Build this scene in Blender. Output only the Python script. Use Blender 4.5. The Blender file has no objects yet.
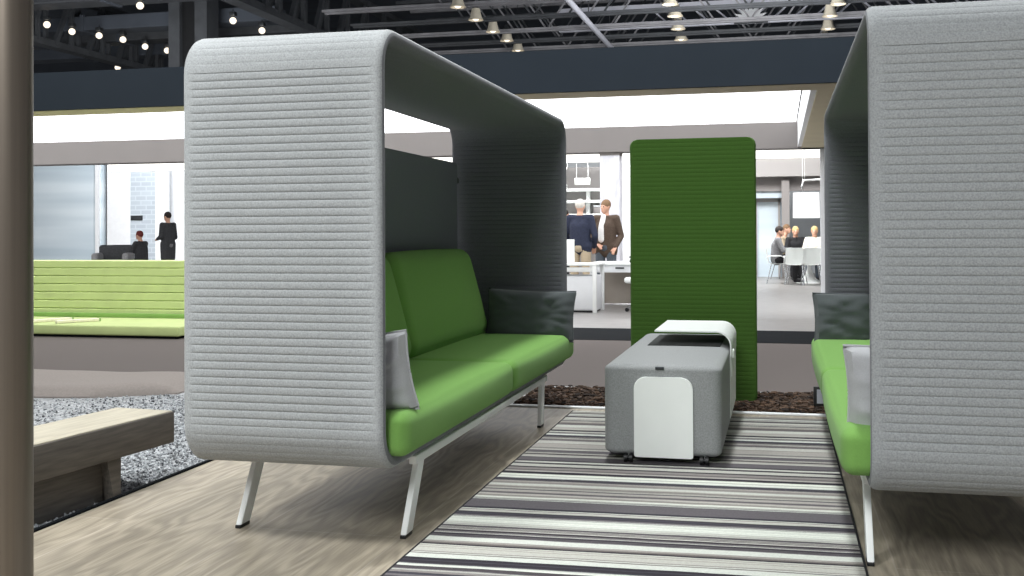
import bpy, bmesh, math, random
from mathutils import Vector, Matrix, noise
random.seed(7)
PI = math.pi
SC = bpy.context.scene
COL = SC.collection

# ------------------------------------------------------------------ materials
def lin(h):
    h = h.lstrip('#')
    r = []
    for i in (0, 2, 4):
        c = int(h[i:i+2], 16) / 255
        r.append(c / 12.92 if c <= .04045 else ((c + .055) / 1.055) ** 2.4)
    return (r[0], r[1], r[2], 1)

class NT:
    def __init__(s, name):
        s.m = bpy.data.materials.new(name); s.m.use_nodes = True
        s.t = s.m.node_tree; s.b = s.t.nodes['Principled BSDF']; s.out = s.t.nodes['Material Output']
    def n(s, typ, **kw):
        n = s.t.nodes.new(typ)
        for k, v in kw.items():
            if hasattr(n, k): setattr(n, k, v)
            else: n.inputs[k.replace('_', ' ')].default_value = v
        return n
    def l(s, a, b): s.t.links.new(a, b)
    def coord(s, scale=(1, 1, 1)):
        tc = s.n('ShaderNodeTexCoord'); mp = s.n('ShaderNodeMapping'); mp.inputs['Scale'].default_value = scale
        s.l(tc.outputs['Object'], mp.inputs['Vector']); return mp.outputs['Vector']
    def geo(s, scale=(1, 1, 1)):
        g = s.n('ShaderNodeNewGeometry'); mp = s.n('ShaderNodeMapping'); mp.inputs['Scale'].default_value = scale
        s.l(g.outputs['Position'], mp.inputs['Vector']); return mp.outputs['Vector']

def mix_noise(t, vec, c1, c2, scale, detail=3, lo=.35, hi=.65):
    nz = t.n('ShaderNodeTexNoise'); nz.inputs['Scale'].default_value = scale; nz.inputs['Detail'].default_value = detail
    t.l(vec, nz.inputs['Vector'])
    r = t.n('ShaderNodeValToRGB'); r.color_ramp.elements[0].position = lo; r.color_ramp.elements[1].position = hi
    r.color_ramp.elements[0].color = c1; r.color_ramp.elements[1].color = c2
    t.l(nz.outputs['Fac'], r.inputs['Fac']); return r.outputs['Color'], nz.outputs['Fac']

def sc(c, k): return (min(1, c[0]*k), min(1, c[1]*k), min(1, c[2]*k), 1)

def plain(name, hexc, rough=.5, metal=0, var=.06, scale=8, bump=0, spec=.5, coat=0):
    t = NT(name); c = lin(hexc)
    col, fac = mix_noise(t, t.coord(), sc(c, 1-var), sc(c, 1+var), scale)
    t.l(col, t.b.inputs['Base Color'])
    t.b.inputs['Roughness'].default_value = rough; t.b.inputs['Metallic'].default_value = metal
    t.b.inputs['Specular IOR Level'].default_value = spec
    if coat: t.b.inputs['Coat Weight'].default_value = coat
    if bump:
        bp = t.n('ShaderNodeBump'); bp.inputs['Strength'].default_value = bump; bp.inputs['Distance'].default_value = .004
        t.l(fac, bp.inputs['Height']); t.l(bp.outputs['Normal'], t.b.inputs['Normal'])
    return t.m

def felt(name, hexc, var=.16, scale=260, rough=.95, sheen=.15):
    t = NT(name); c = lin(hexc); v = t.coord()
    col, fac = mix_noise(t, v, sc(c, 1-var), sc(c, 1+var), scale, 4, .3, .7)
    t.l(col, t.b.inputs['Base Color']); t.b.inputs['Roughness'].default_value = rough
    t.b.inputs['Specular IOR Level'].default_value = .15
    t.b.inputs['Sheen Weight'].default_value = sheen; t.b.inputs['Sheen Roughness'].default_value = .6
    bp = t.n('ShaderNodeBump'); bp.inputs['Strength'].default_value = .25; bp.inputs['Distance'].default_value = .002
    t.l(fac, bp.inputs['Height']); t.l(bp.outputs['Normal'], t.b.inputs['Normal'])
    return t.m

def emit(name, hexc, strength):
    t = NT(name); e = t.n('ShaderNodeEmission'); e.inputs['Color'].default_value = lin(hexc); e.inputs['Strength'].default_value = strength
    t.l(e.outputs[0], t.out.inputs['Surface']); return t.m

M = {}
M['shell'] = felt('light_grey_felt', 'a1a4a6', .20, 165)
M['inner'] = felt('charcoal_felt', '74757b', .16, 180)
M['slate'] = felt('slate_fabric', '8a8a95', .08, 300, sheen=.05)
M['green'] = felt('green_wool', '7ba957', .07, 320, sheen=.08)
M['screen_green'] = felt('deep_green_felt', '446529', .10, 260, sheen=.05)
M['pillow_dark'] = felt('dark_grey_fabric', '54595b', .09, 320)
M['pillow_light'] = felt('pale_grey_fabric', 'b4b5b8', .08, 320)
M['pouf'] = felt('mid_grey_felt', '939596', .18, 190)
M['recess'] = felt('black_felt', '2a2c2c', .1, 260)
M['white_metal'] = plain('white_powder_coat', 'f3f5f4', .38, 0, .02)
M['white_plastic'] = plain('white_lacquer', 'f5f8f6', .4, 0, .01)
M['white_paint'] = plain('white_paint', 'e9ebee', .6, 0, .02)
M['black_plastic'] = plain('black_plastic', '17181a', .45, 0, .1)
M['dark_metal'] = plain('dark_grey_metal', '45484b', .4, .6, .05)
M['chrome'] = plain('chrome', 'c9ccce', .2, 1, .02)
M['blue_grey'] = plain('blue_grey_paint', '313840', .9, 0, .03, 2, 0, .1)
M['beige'] = plain('beige_paint', 'cabf9f', .7, 0, .03, 2)
M['soffit_grey'] = plain('soft_grey_paint', '7c7876', .7, 0, .02, 2)
M['panel_light'] = emit('luminous_ceiling', 'fdfdff', 2.9)
M['strip_light'] = emit('light_strip', 'fffdf6', 2.2)
M['wall_grey'] = plain('pale_grey_wall', 'cfd3d6', .7, 0, .03, 1)
M['fascia_grey'] = plain('fascia_grey', 'a9a5a3', .7, 0, .02, 1)
M['fascia_dark'] = plain('fascia_dark_grey', '928d8b', .7, 0, .02, 1)
M['wall_dark'] = plain('dark_hall_wall', '3a3e45', .9, 0, .1, 1)
M['ceiling'] = plain('dark_ceiling_sheet', '4a5059', .9, 0, .2, .6)
M['truss'] = plain('grey_steel', '86868a', .6, 0, .15, 2)
M['truss_dark'] = plain('dark_steel', '45484c', .6, 0, .15, 2)
M['truss_bright'] = plain('bright_aluminium', 'c4c6d0', .5, 0, .06, 2)
M['lamp_shade'] = plain('lamp_enamel', 'd8d0bd', .5, 0, .06, 6)
M['bulb'] = emit('lamp_glow', 'fff1dc', 1.6)
M['brushed'] = None
M['wood_dark'] = None
M['trim_black'] = plain('black_rubber', '181b1e', .9, 0, .08, 6, 0, .05)
M['light_green'] = plain('lime_fabric', 'c3d290', .85, 0, .04, 5)
M['lime_dark'] = plain('olive_green_fabric', '86ad5c', .85, 0, .05, 5)
M['cream_wood'] = plain('cream_wood', 'f2ecd2', .6, 0, .05, 20)
M['taupe'] = felt('taupe_cloth', '938b86', .07, 60, sheen=.05)
M['skin'] = plain('skin', 'd9a88f', .55, 0, .05, 12)
M['hair_grey'] = plain('grey_hair', 'd4cfc6', .8, 0, .15, 90)
M['hair_brown'] = plain('brown_hair', '7d6248', .8, 0, .2, 90)
M['hair_dark'] = plain('dark_hair', '2b2320', .8, 0, .2, 90)
M['hair_blond'] = plain('blond_hair', 'cdae77', .8, 0, .15, 90)
M['navy'] = plain('navy_cloth', '262c40', .9, 0, .12, 30)
M['brown_cloth'] = plain('brown_tweed', '53453a', .9, 0, .2, 60)
M['white_cloth'] = plain('white_cotton', 'eeeeec', .85, 0, .03, 30)
M['cream_cloth'] = plain('cream_cotton', 'ece6d6', .85, 0, .03, 30)
M['denim'] = plain('grey_denim', '59626c', .9, 0, .12, 50)
M['beige_cloth'] = plain('beige_cotton', 'b9a990', .9, 0, .05, 50)
M['charcoal_cloth'] = plain('charcoal_cloth', '3a3b3e', .9, 0, .15, 30)
M['grey_cloth'] = plain('grey_cloth', '7b7b7d', .9, 0, .15, 30)
M['black_cloth'] = plain('black_cloth', '1d1d20', .9, 0, .1, 30)
M['eye'] = plain('eye_dark', '241d1a', .3)
M['brown_panel'] = plain('taupe_panel', 'a59c93', .7, 0, .04, 4)
M['shade_white'] = emit('glowing_shade', 'ffffff', 1.25)
M['display'] = plain('pale_display', 'b9bdc6', .35, 0, .02)
M['pot_red'] = plain('red_brown_hair', '7a3430', .8, 0, .2, 60)
M['mortar_brick'] = None

def brushed():
    t = NT('brushed_bronze'); v = t.coord((22, 22, .25))
    col, fac = mix_noise(t, v, lin('82786e'), lin('8c8277'), 3, 2)
    t.l(col, t.b.inputs['Base Color']); t.b.inputs['Metallic'].default_value = .85; t.b.inputs['Roughness'].default_value = .36
    return t.m
M['brushed'] = brushed()

def woodm(name, c1, c2, rough=.55):
    t = NT(name); v = t.coord((30, 2.2, 30))
    col, fac = mix_noise(t, v, lin(c1), lin(c2), 2.2, 6, .3, .7)
    t.l(col, t.b.inputs['Base Color']); t.b.inputs['Roughness'].default_value = rough
    return t.m
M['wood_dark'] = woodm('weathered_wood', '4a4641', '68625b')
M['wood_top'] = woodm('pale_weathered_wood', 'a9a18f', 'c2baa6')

def plank_floor():
    t = NT('grey_oak_planks'); v = t.geo()
    mp = t.n('ShaderNodeMapping'); mp.inputs['Rotation'].default_value = (0, 0, PI/2); mp.inputs['Location'].default_value = (.35, .22, 0)
    t.l(v, mp.inputs['Vector'])
    br = t.n('ShaderNodeTexBrick'); br.offset = .5; br.inputs['Scale'].default_value = 1
    br.inputs['Brick Width'].default_value = 1.9; br.inputs['Row Height'].default_value = .62; br.inputs['Mortar Size'].default_value = .0035
    br.inputs['Color1'].default_value = lin('a89e8d'); br.inputs['Color2'].default_value = lin('9e9484'); br.inputs['Mortar'].default_value = lin('b0a698')
    br.inputs['Mortar Smooth'].default_value = .2
    t.l(mp.outputs['Vector'], br.inputs['Vector'])
    # grain stretched along the planks with cathedral swirls
    vs = t.n('ShaderNodeMapping'); vs.inputs['Scale'].default_value = (3.4, .62, 1); t.l(v, vs.inputs['Vector'])
    dn = t.n('ShaderNodeTexNoise'); dn.inputs['Scale'].default_value = 1.3; dn.inputs['Detail'].default_value = 2; t.l(vs.outputs['Vector'], dn.inputs['Vector'])
    mul = t.n('ShaderNodeMath', operation='MULTIPLY'); mul.inputs[1].default_value = 26; t.l(dn.outputs['Fac'], mul.inputs[0])
    sn = t.n('ShaderNodeMath', operation='SINE'); 
    m2 = t.n('ShaderNodeMath', operation='MULTIPLY'); m2.inputs[1].default_value = 2.4; t.l(mul.outputs[0], m2.inputs[0]); t.l(m2.outputs[0], sn.inputs[0])
    r1 = t.n('ShaderNodeMapRange'); r1.inputs['From Min'].default_value = -1; r1.inputs['From Max'].default_value = 1
    r1.inputs['To Min'].default_value = .80; r1.inputs['To Max'].default_value = 1.10; t.l(sn.outputs[0], r1.inputs['Value'])
    vf = t.n('ShaderNodeMapping'); vf.inputs['Scale'].default_value = (70, 3.5, 1); t.l(v, vf.inputs['Vector'])
    fn = t.n('ShaderNodeTexNoise'); fn.inputs['Scale'].default_value = 1.5; fn.inputs['Detail'].default_value = 5; t.l(vf.outputs['Vector'], fn.inputs['Vector'])
    r2 = t.n('ShaderNodeMapRange'); r2.inputs['From Min'].default_value = .3; r2.inputs['From Max'].default_value = .7
    r2.inputs['To Min'].default_value = .82; r2.inputs['To Max'].default_value = 1.14; t.l(fn.outputs['Fac'], r2.inputs['Value'])
    mm = t.n('ShaderNodeMath', operation='MULTIPLY'); t.l(r1.outputs[0], mm.inputs[0]); t.l(r2.outputs[0], mm.inputs[1])
    mx = t.n('ShaderNodeMix', data_type='RGBA', blend_type='MULTIPLY'); mx.inputs['Factor'].default_value = 1
    t.l(br.outputs['Color'], mx.inputs['A']); t.l(mm.outputs[0], mx.inputs['B'])
    t.l(mx.outputs['Result'], t.b.inputs['Base Color'])
    t.b.inputs['Roughness'].default_value = .5; t.b.inputs['Specular IOR Level'].default_value = .35
    return t.m
M['planks'] = plank_floor()

def carpet(name, c1, c2, rough=.95, scale=140, spec=.1):
    t = NT(name); col, fac = mix_noise(t, t.geo(), lin(c1), lin(c2), scale, 4)
    t.l(col, t.b.inputs['Base Color']); t.b.inputs['Roughness'].default_value = rough; t.b.inputs['Specular IOR Level'].default_value = spec
    return t.m
M['carpet'] = carpet('taupe_carpet', '655f5d', '716a67')
M['pale_floor'] = carpet('pale_polished_floor', '7f7d7b', '898684', .35, 6, .4)

def rug_mat():
    t = NT('striped_weave'); g = t.n('ShaderNodeNewGeometry'); sx = t.n('ShaderNodeSeparateXYZ'); t.l(g.outputs['Position'], sx.inputs[0])
    # slight hand-woven waver of every stripe
    wv = t.n('ShaderNodeMapping'); wv.inputs['Scale'].default_value = (3, 9, 1); t.l(g.outputs['Position'], wv.inputs['Vector'])
    wn = t.n('ShaderNodeTexNoise'); wn.inputs['Scale'].default_value = 1.2; wn.inputs['Detail'].default_value = 2; t.l(wv.outputs['Vector'], wn.inputs['Vector'])
    w2 = t.n('ShaderNodeMath', operation='MULTIPLY_ADD'); w2.inputs[1].default_value = .018; sk = t.n('ShaderNodeMath', operation='MULTIPLY_ADD'); sk.inputs[1].default_value = -.035; t.l(sx.outputs['X'], sk.inputs[0]); t.l(sx.outputs['Y'], sk.inputs[2])
    t.l(wn.outputs['Fac'], w2.inputs[0]); t.l(sk.outputs[0], w2.inputs[2])
    # uneven stripe widths: the running coordinate is itself stretched by slow noise
    def math_(op, a, b=None, c=None):
        m = t.n('ShaderNodeMath', operation=op)
        for k, x in enumerate((a, b, c)):
            if x is None: continue
            if isinstance(x, (int, float)): m.inputs[k].default_value = x
            else: t.l(x, m.inputs[k])
        return m.outputs[0]
    slow = t.n('ShaderNodeTexNoise', noise_dimensions='1D'); slow.inputs['Scale'].default_value = 9; slow.inputs['Detail'].default_value = 2; t.l(w2.outputs[0], slow.inputs['W'])
    run = math_('MULTIPLY_ADD', slow.outputs['Fac'], .22, w2.outputs[0])
    def cells(freq, off):
        fl_ = math_('FLOOR', math_('MULTIPLY_ADD', run, freq, off)); wn_ = t.n('ShaderNodeTexWhiteNoise', noise_dimensions='1D'); t.l(fl_, wn_.inputs['W']); return wn_.outputs['Value']
    r = t.n('ShaderNodeValToRGB'); cr = r.color_ramp; cr.interpolation = 'CONSTANT'
    st = [(0, '45434a'), (.17, '625e62'), (.30, '85807e'), (.42, 'a19d98'), (.54, 'b4b3ac'), (.68, 'c6c9c2'), (.92, '928e8a')]
    cr.elements[0].position = 0; cr.elements[0].color = lin(st[0][1]); cr.elements[1].position = st[1][0]; cr.elements[1].color = lin(st[1][1])
    for p, c in st[2:]:
        e = cr.elements.new(p); e.color = lin(c)
    t.l(cells(33, .37), r.inputs['Fac'])
    r2 = t.n('ShaderNodeValToRGB'); c2 = r2.color_ramp; c2.interpolation = 'CONSTANT'
    c2.elements[0].position = 0; c2.elements[0].color = (.32, .31, .33, 1); c2.elements[1].position = .14; c2.elements[1].color = (.62, .60, .60, 1)
    e = c2.elements.new(.30); e.color = (1, 1, 1, 1)
    e = c2.elements.new(.86); e.color = (1.25, 1.25, 1.22, 1)
    t.l(cells(104, .11), r2.inputs['Fac'])
    pm = t.n('ShaderNodeMix', data_type='RGBA', blend_type='MULTIPLY'); pm.inputs['Factor'].default_value = 1
    t.l(r.outputs['Color'], pm.inputs['A']); t.l(r2.outputs['Color'], pm.inputs['B'])
    fz = t.n('ShaderNodeTexNoise'); fz.inputs['Scale'].default_value = 120; fz.inputs['Detail'].default_value = 3; t.l(g.outputs['Position'], fz.inputs['Vector'])
    mr = t.n('ShaderNodeMapRange'); mr.inputs['To Min'].default_value = .75; mr.inputs['To Max'].default_value = 1.2; t.l(fz.outputs['Fac'], mr.inputs['Value'])
    m2 = t.n('ShaderNodeMix', data_type='RGBA', blend_type='MULTIPLY'); m2.inputs['Factor'].default_value = 1
    t.l(pm.outputs['Result'], m2.inputs['A']); t.l(mr.outputs[0], m2.inputs['B']); t.l(m2.outputs['Result'], t.b.inputs['Base Color'])
    t.b.inputs['Roughness'].default_value = .95; t.b.inputs['Specular IOR Level'].default_value = .1
    bp = t.n('ShaderNodeBump'); bp.inputs['Strength'].default_value = .4; bp.inputs['Distance'].default_value = .004
    t.l(fz.outputs['Fac'], bp.inputs['Height']); t.l(bp.outputs['Normal'], t.b.inputs['Normal'])
    return t.m
M['rug'] = rug_mat()

def gravel_mat():
    t = NT('silver_gravel'); v = t.geo()
    vo = t.n('ShaderNodeTexVoronoi'); vo.inputs['Scale'].default_value = 60; t.l(v, vo.inputs['Vector'])
    r = t.n('ShaderNodeValToRGB'); r.color_ramp.elements[0].color = lin('4b4d50'); r.color_ramp.elements[1].color = lin('d8dbde'); t.l(vo.outputs['Color'], r.inputs['Fac'])
    t.l(r.outputs['Color'], t.b.inputs['Base Color']); t.b.inputs['Roughness'].default_value = .6
    bp = t.n('ShaderNodeBump'); bp.inputs['Strength'].default_value = .8; bp.inputs['Distance'].default_value = .012; bp.invert = True
    t.l(vo.outputs['Distance'], bp.inputs['Height']); t.l(bp.outputs['Normal'], t.b.inputs['Normal'])
    return t.m
M['gravel'] = gravel_mat()

def bark_mat():
    t = NT('bark'); oi = t.n('ShaderNodeNewGeometry')
    r = t.n('ShaderNodeValToRGB'); r.color_ramp.elements[0].color = lin('1c1410'); r.color_ramp.elements[1].color = lin('5b4535')
    t.l(oi.outputs['Random Per Island'], r.inputs['Fac']); t.l(r.outputs['Color'], t.b.inputs['Base Color']); t.b.inputs['Roughness'].default_value = .9
    return t.m
M['bark'] = bark_mat()

def chip_mat():
    t = NT('silver_stone'); oi = t.n('ShaderNodeNewGeometry')
    r = t.n('ShaderNodeValToRGB'); r.color_ramp.elements[0].color = lin('3c3e41'); r.color_ramp.elements[1].color = lin('c4c8cc')
    t.l(oi.outputs['Random Per Island'], r.inputs['Fac']); t.l(r.outputs['Color'], t.b.inputs['Base Color']); t.b.inputs['Roughness'].default_value = .5
    return t.m
M['stone'] = chip_mat()

def marble():
    t = NT('white_washed_column'); col, fac = mix_noise(t, t.geo((3, 3, .8)), lin('cfd0da'), lin('eeeef4'), 3, 6, .35, .6)
    t.l(col, t.b.inputs['Base Color']); t.b.inputs['Roughness'].default_value = .6; return t.m
M['marble'] = marble()

def brick():
    t = NT('pale_brick'); br = t.n('ShaderNodeTexBrick'); tc = t.geo()
    sx = t.n('ShaderNodeSeparateXYZ'); t.l(tc, sx.inputs[0]); cb = t.n('ShaderNodeCombineXYZ'); t.l(sx.outputs['X'], cb.inputs['X']); t.l(sx.outputs['Z'], cb.inputs['Y'])
    t.l(cb.outputs[0], br.inputs['Vector']); br.inputs['Scale'].default_value = 1; br.inputs['Brick Width'].default_value = .4; br.inputs['Row Height'].default_value = .16
    br.inputs['Mortar Size'].default_value = .02
    br.inputs['Color1'].default_value = lin('b9c3cc'); br.inputs['Color2'].default_value = lin('b0bac4'); br.inputs['Mortar'].default_value = lin('c4cdd5')
    t.l(br.outputs['Color'], t.b.inputs['Base Color']); t.b.inputs['Roughness'].default_value = .8; return t.m
M['brick'] = brick()

def bluewall():
    t = NT('frosted_blue_glass'); g = t.n('ShaderNodeNewGeometry')
    nz, _ = mix_noise(t, t.geo((.05, .05, .7)), lin('c0cfd9'), lin('dde8ef'), 2.2, 2, .35, .65)
    t.l(nz, t.b.inputs['Base Color']); t.b.inputs['Roughness'].default_value = .25; return t.m
M['frosted'] = bluewall()

# ------------------------------------------------------------------ mesh helpers
def link(name, bm, m, parent=None, smooth=True, mats=None, normals=True):
    if normals: bmesh.ops.recalc_face_normals(bm, faces=bm.faces)
    me = bpy.data.meshes.new(name); bm.to_mesh(me); bm.free()
    for x in (mats or [m]): me.materials.append(x)
    o = bpy.data.objects.new(name, me); COL.objects.link(o)
    if smooth:
        me.shade_smooth() if hasattr(me, 'shade_smooth') else None
        if hasattr(me, 'set_sharp_from_angle'): me.set_sharp_from_angle(angle=math.radians(38))
    if parent: o.parent = parent
    return o
def thing(name, label, cat, loc=(0, 0, 0), rz=0, group=None):
    o = bpy.data.objects.new(name, None); COL.objects.link(o); o.empty_display_size = .1
    o.location = loc; o.rotation_euler = (0, 0, rz); return tag(o, label, cat, group)
def tag(o, label, cat, group=None, kind=None):
    o['label'] = label; o['category'] = cat
    if group: o['group'] = group
    if kind: o['kind'] = kind
    return o
def struct(o, label=None):
    o['kind'] = 'structure'
    if label: o['label'] = label
    return o
def copy_tree(o, parent=None):
    c = o.copy(); COL.objects.link(c)
    if parent: c.parent = parent
    for ch in list(o.children): copy_tree(ch, c)
    return c

def B(): return bmesh.new()
CV = [(-.5,-.5,-.5),(.5,-.5,-.5),(.5,.5,-.5),(-.5,.5,-.5),(-.5,-.5,.5),(.5,-.5,.5),(.5,.5,.5),(-.5,.5,.5)]
CF = [(3,2,1,0),(4,5,6,7),(0,1,5,4),(1,2,6,5),(2,3,7,6),(3,0,4,7)]
OV = [(0,0,.8),(.8,0,0),(0,.8,0),(-.8,0,0),(0,-.8,0),(0,0,-.8)]
OF = [(0,1,2),(0,2,3),(0,3,4),(0,4,1),(5,2,1),(5,3,2),(5,4,3),(5,1,4)]
def chips(name, mats, V, F, m):
    vs, fs = [], []
    for mt in mats:
        k = len(vs); vs += [(mt @ Vector(v))[:] for v in V]; fs += [tuple(i+k for i in f) for f in F]
    me = bpy.data.meshes.new(name); me.from_pydata(vs, [], fs); me.materials.append(m); me.update()
    o = bpy.data.objects.new(name, me); COL.objects.link(o); return o
def box(bm, x0, x1, y0, y1, z0, z1, bev=0, seg=2):
    r = bmesh.ops.create_cube(bm, size=1); vs = r['verts']
    for v in vs:
        v.co = Vector(((x0+x1)/2 + v.co.x*(x1-x0), (y0+y1)/2 + v.co.y*(y1-y0), (z0+z1)/2 + v.co.z*(z1-z0)))
    if bev:
        es = list({e for v in vs for e in v.link_edges})
        bmesh.ops.bevel(bm, geom=es, offset=bev, segments=seg, affect='EDGES', profile=.5)
    return bm
def bar(bm, p, q, r, n=8, r2=None, cap=True):
    p, q = Vector(p), Vector(q); d = q-p; L = d.length
    mt = Matrix.Translation((p+q)/2) @ d.to_track_quat('Z', 'Y').to_matrix().to_4x4()
    bmesh.ops.create_cone(bm, cap_ends=cap, segments=n, radius1=r, radius2=r if r2 is None else r2, depth=L, matrix=mt)
    return bm
def sqbar(bm, p, q, a, b=None):
    b = b or a; p, q = Vector(p), Vector(q); d = q-p
    mt = Matrix.Translation((p+q)/2) @ d.to_track_quat('Z', 'Y').to_matrix().to_4x4() @ Matrix.Diagonal((a, b, d.length, 1))
    bmesh.ops.create_cube(bm, size=1, matrix=mt); return bm
def ball(bm, c, r, u=14, v=10, s=(1, 1, 1)):
    bmesh.ops.create_uvsphere(bm, u_segments=u, v_segments=v, radius=r, matrix=Matrix.Translation(c) @ Matrix.Diagonal((s[0], s[1], s[2], 1))); return bm
def tube(bm, pts, r, n=8):
    pts = [Vector(p) for p in pts]; rings = []
    for i, p in enumerate(pts):
        d = (pts[min(i+1, len(pts)-1)] - pts[max(i-1, 0)]).normalized(); q = d.to_track_quat('Z', 'Y')
        rings.append([bm.verts.new(p + q @ Vector((r*math.cos(2*PI*k/n), r*math.sin(2*PI*k/n), 0))) for k in range(n)])
    for a, b in zip(rings, rings[1:]):
        for k in range(n): bm.faces.new((a[k], a[(k+1) % n], b[(k+1) % n], b[k]))
    bm.faces.new(rings[0][::-1]); bm.faces.new(rings[-1]); return bm
def lathe(bm, prof, c=(0, 0, 0), n=24):
    rings = [[bm.verts.new((c[0]+r*math.cos(2*PI*k/n), c[1]+r*math.sin(2*PI*k/n), c[2]+z)) for k in range(n)] for r, z in prof]
    for a, b in zip(rings, rings[1:]):
        for k in range(n): bm.faces.new((a[k], a[(k+1) % n], b[(k+1) % n], b[k]))
    return bm
def rrect(w, h, r, seg=6):
    """rounded rectangle outline centred on 0, r = four radii (bl, br, tr, tl)"""
    if not isinstance(r, (tuple, list)): r = (r,)*4
    pts = []
    for (sx, sy, a0), rr in zip(((-1, -1, PI), (1, -1, 1.5*PI), (1, 1, 0), (-1, 1, .5*PI)), r):
        cx, cy = sx*(w/2-rr), sy*(h/2-rr)
        for k in range(seg+1):
            a = a0 + k/seg*PI/2; pts.append((cx+rr*math.cos(a), cy+rr*math.sin(a)))
    return pts
def prism(bm, pts, f, d0, d1):
    """outline pts extruded between depths d0, d1; f(u, v, d) -> xyz"""
    a = [bm.verts.new(f(u, v, d0)) for u, v in pts]; b = [bm.verts.new(f(u, v, d1)) for u, v in pts]
    n = len(pts); bm.faces.new(a[::-1]); bm.faces.new(b)
    for i in range(n): bm.faces.new((a[i], a[(i+1) % n], b[(i+1) % n], b[i]))
    return bm
def pad(bm, sx, sy, sz, r, puff=(0, 0, 0), n=(14, 14, 8), f=None):
    """upholstered block: rounded box of full size sx, sy, sz with puffed faces"""
    hx, hy, hz = sx/2, sy/2, sz/2
    if not isinstance(r, (tuple, list)): r = (r, r, r)
    def pt(a, b, c):
        ix, iy, iz = hx-r[0], hy-r[1], hz-r[2]
        p = Vector((a*hx, b*hy, c*hz)); q = Vector((max(-ix, min(ix, p.x)), max(-iy, min(iy, p.y)), max(-iz, min(iz, p.z))))
        d = Vector(((p.x-q.x)/r[0], (p.y-q.y)/r[1], (p.z-q.z)/r[2]))
        if d.length > 1e-9:
            m = max(abs(d.x), abs(d.y), abs(d.z)); d = d.normalized()*m
            p = q + Vector((d.x*r[0], d.y*r[1], d.z*r[2]))
        w = lambda s, t: max(0, 1-s*s)*max(0, 1-t*t)
        p.x += math.copysign(puff[0]*w(b, c), a)*(abs(a) > .999); p.y += math.copysign(puff[1]*w(a, c), b)*(abs(b) > .999); p.z += math.copysign(puff[2]*w(a, b), c)*(abs(c) > .999)
        return f(p) if f else p
    def ticks(h, rr, k):
        e = 5; out = [-1 + (1-math.cos(i/e*PI/2))*0 + (rr/h)*(i/e) for i in range(e+1)]
        mid = [-1+rr/h + (2-2*rr/h)*i/k for i in range(1, k)]
        return out + mid + [-t for t in out[::-1]]
    tx, ty, tz = ticks(hx, r[0], n[0]), ticks(hy, r[1], n[1]), ticks(hz, r[2], n[2])
    def grid(A, Bt, g):
        V = [[bm.verts.new(g(a, b)) for b in Bt] for a in A]
        for i in range(len(A)-1):
            for j in range(len(Bt)-1): bm.faces.new((V[i][j], V[i+1][j], V[i+1][j+1], V[i][j+1]))
    for s in (-1, 1):
        grid(tx, ty, lambda a, b: pt(a, b, s)); grid(tx, tz, lambda a, b: pt(a, s, b)); grid(ty, tz, lambda a, b: pt(s, a, b))
    bmesh.ops.remove_doubles(bm, verts=bm.verts, dist=1e-5)
    return bm
def pillow_bm(w, h, t, seed=0, n=26):
    bm = B(); 
    def P(u, v, s):
        e = (max(0, 1-u**4)*max(0, 1-v**4))**.42
        x = u*w/2*(1-.045*(1-v*v)*abs(u)**3) ; z = v*h/2*(1-.06*(1-u*u)*abs(v)**3)
        edge = max(abs(u), abs(v))
        wr = .016*noise.noise(Vector((u*3.1+seed, v*3.1, s*2))) + .007*math.sin(17*math.atan2(v, u)+seed)*edge**2*(1-edge**6)*e
        return Vector((x, s*(t/2*e) + wr*e*1.2, z))
    for s in (-1, 1):
        V = [[bm.verts.new(P(-1+2*i/n, -1+2*j/n, s)) for j in range(n+1)] for i in range(n+1)]
        for i in range(n):
            for j in range(n): bm.faces.new((V[i][j], V[i+1][j], V[i+1][j+1], V[i][j+1]))
    bmesh.ops.remove_doubles(bm, verts=bm.verts, dist=1e-4); return bm
def piping(bm, w, h, r, n=26):
    pts = []
    for (a, b) in [(-1+2*i/n, -1) for i in range(n)] + [(1, -1+2*i/n) for i in range(n)] + [(1-2*i/n, 1) for i in range(n)] + [(-1, 1-2*i/n) for i in range(n+1)]:
        pts.append((a*w/2*(1-.045*(1-b*b)*abs(a)**3), 0, b*h/2*(1-.06*(1-a*a)*abs(b)**3)))
    return tube(bm, pts, r, 6)

# ------------------------------------------------------------------ people
def capsule(bm, p, q, r1, r2, n=12):
    p, q = Vector(p), Vector(q)
    ball(bm, p, r1, n, 8); ball(bm, q, r2, n, 8)
    if (q-p).length > 1e-5: bar(bm, p, q, r1, n, r2)
def solid(name, bm, m, parent, voxel=.012, smooth=4):
    me = bpy.data.meshes.new('tmp'); bm.to_mesh(me); bm.free()
    o = bpy.data.objects.new('tmp', me); COL.objects.link(o)
    md = o.modifiers.new('r', 'REMESH'); md.mode = 'VOXEL'; md.voxel_size = voxel; md.use_smooth_shade = True
    s = o.modifiers.new('s', 'SMOOTH'); s.iterations = smooth; s.factor = .5
    dg = bpy.context.evaluated_depsgraph_get(); ev = o.evaluated_get(dg)
    out = bpy.data.meshes.new_from_object(ev); bpy.data.objects.remove(o); out.name = name
    out.materials.clear(); out.materials.append(m)
    for p in out.polygons: p.material_index = 0; p.use_smooth = True
    r = bpy.data.objects.new(name, out); COL.objects.link(r); r.parent = parent; return r
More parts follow.
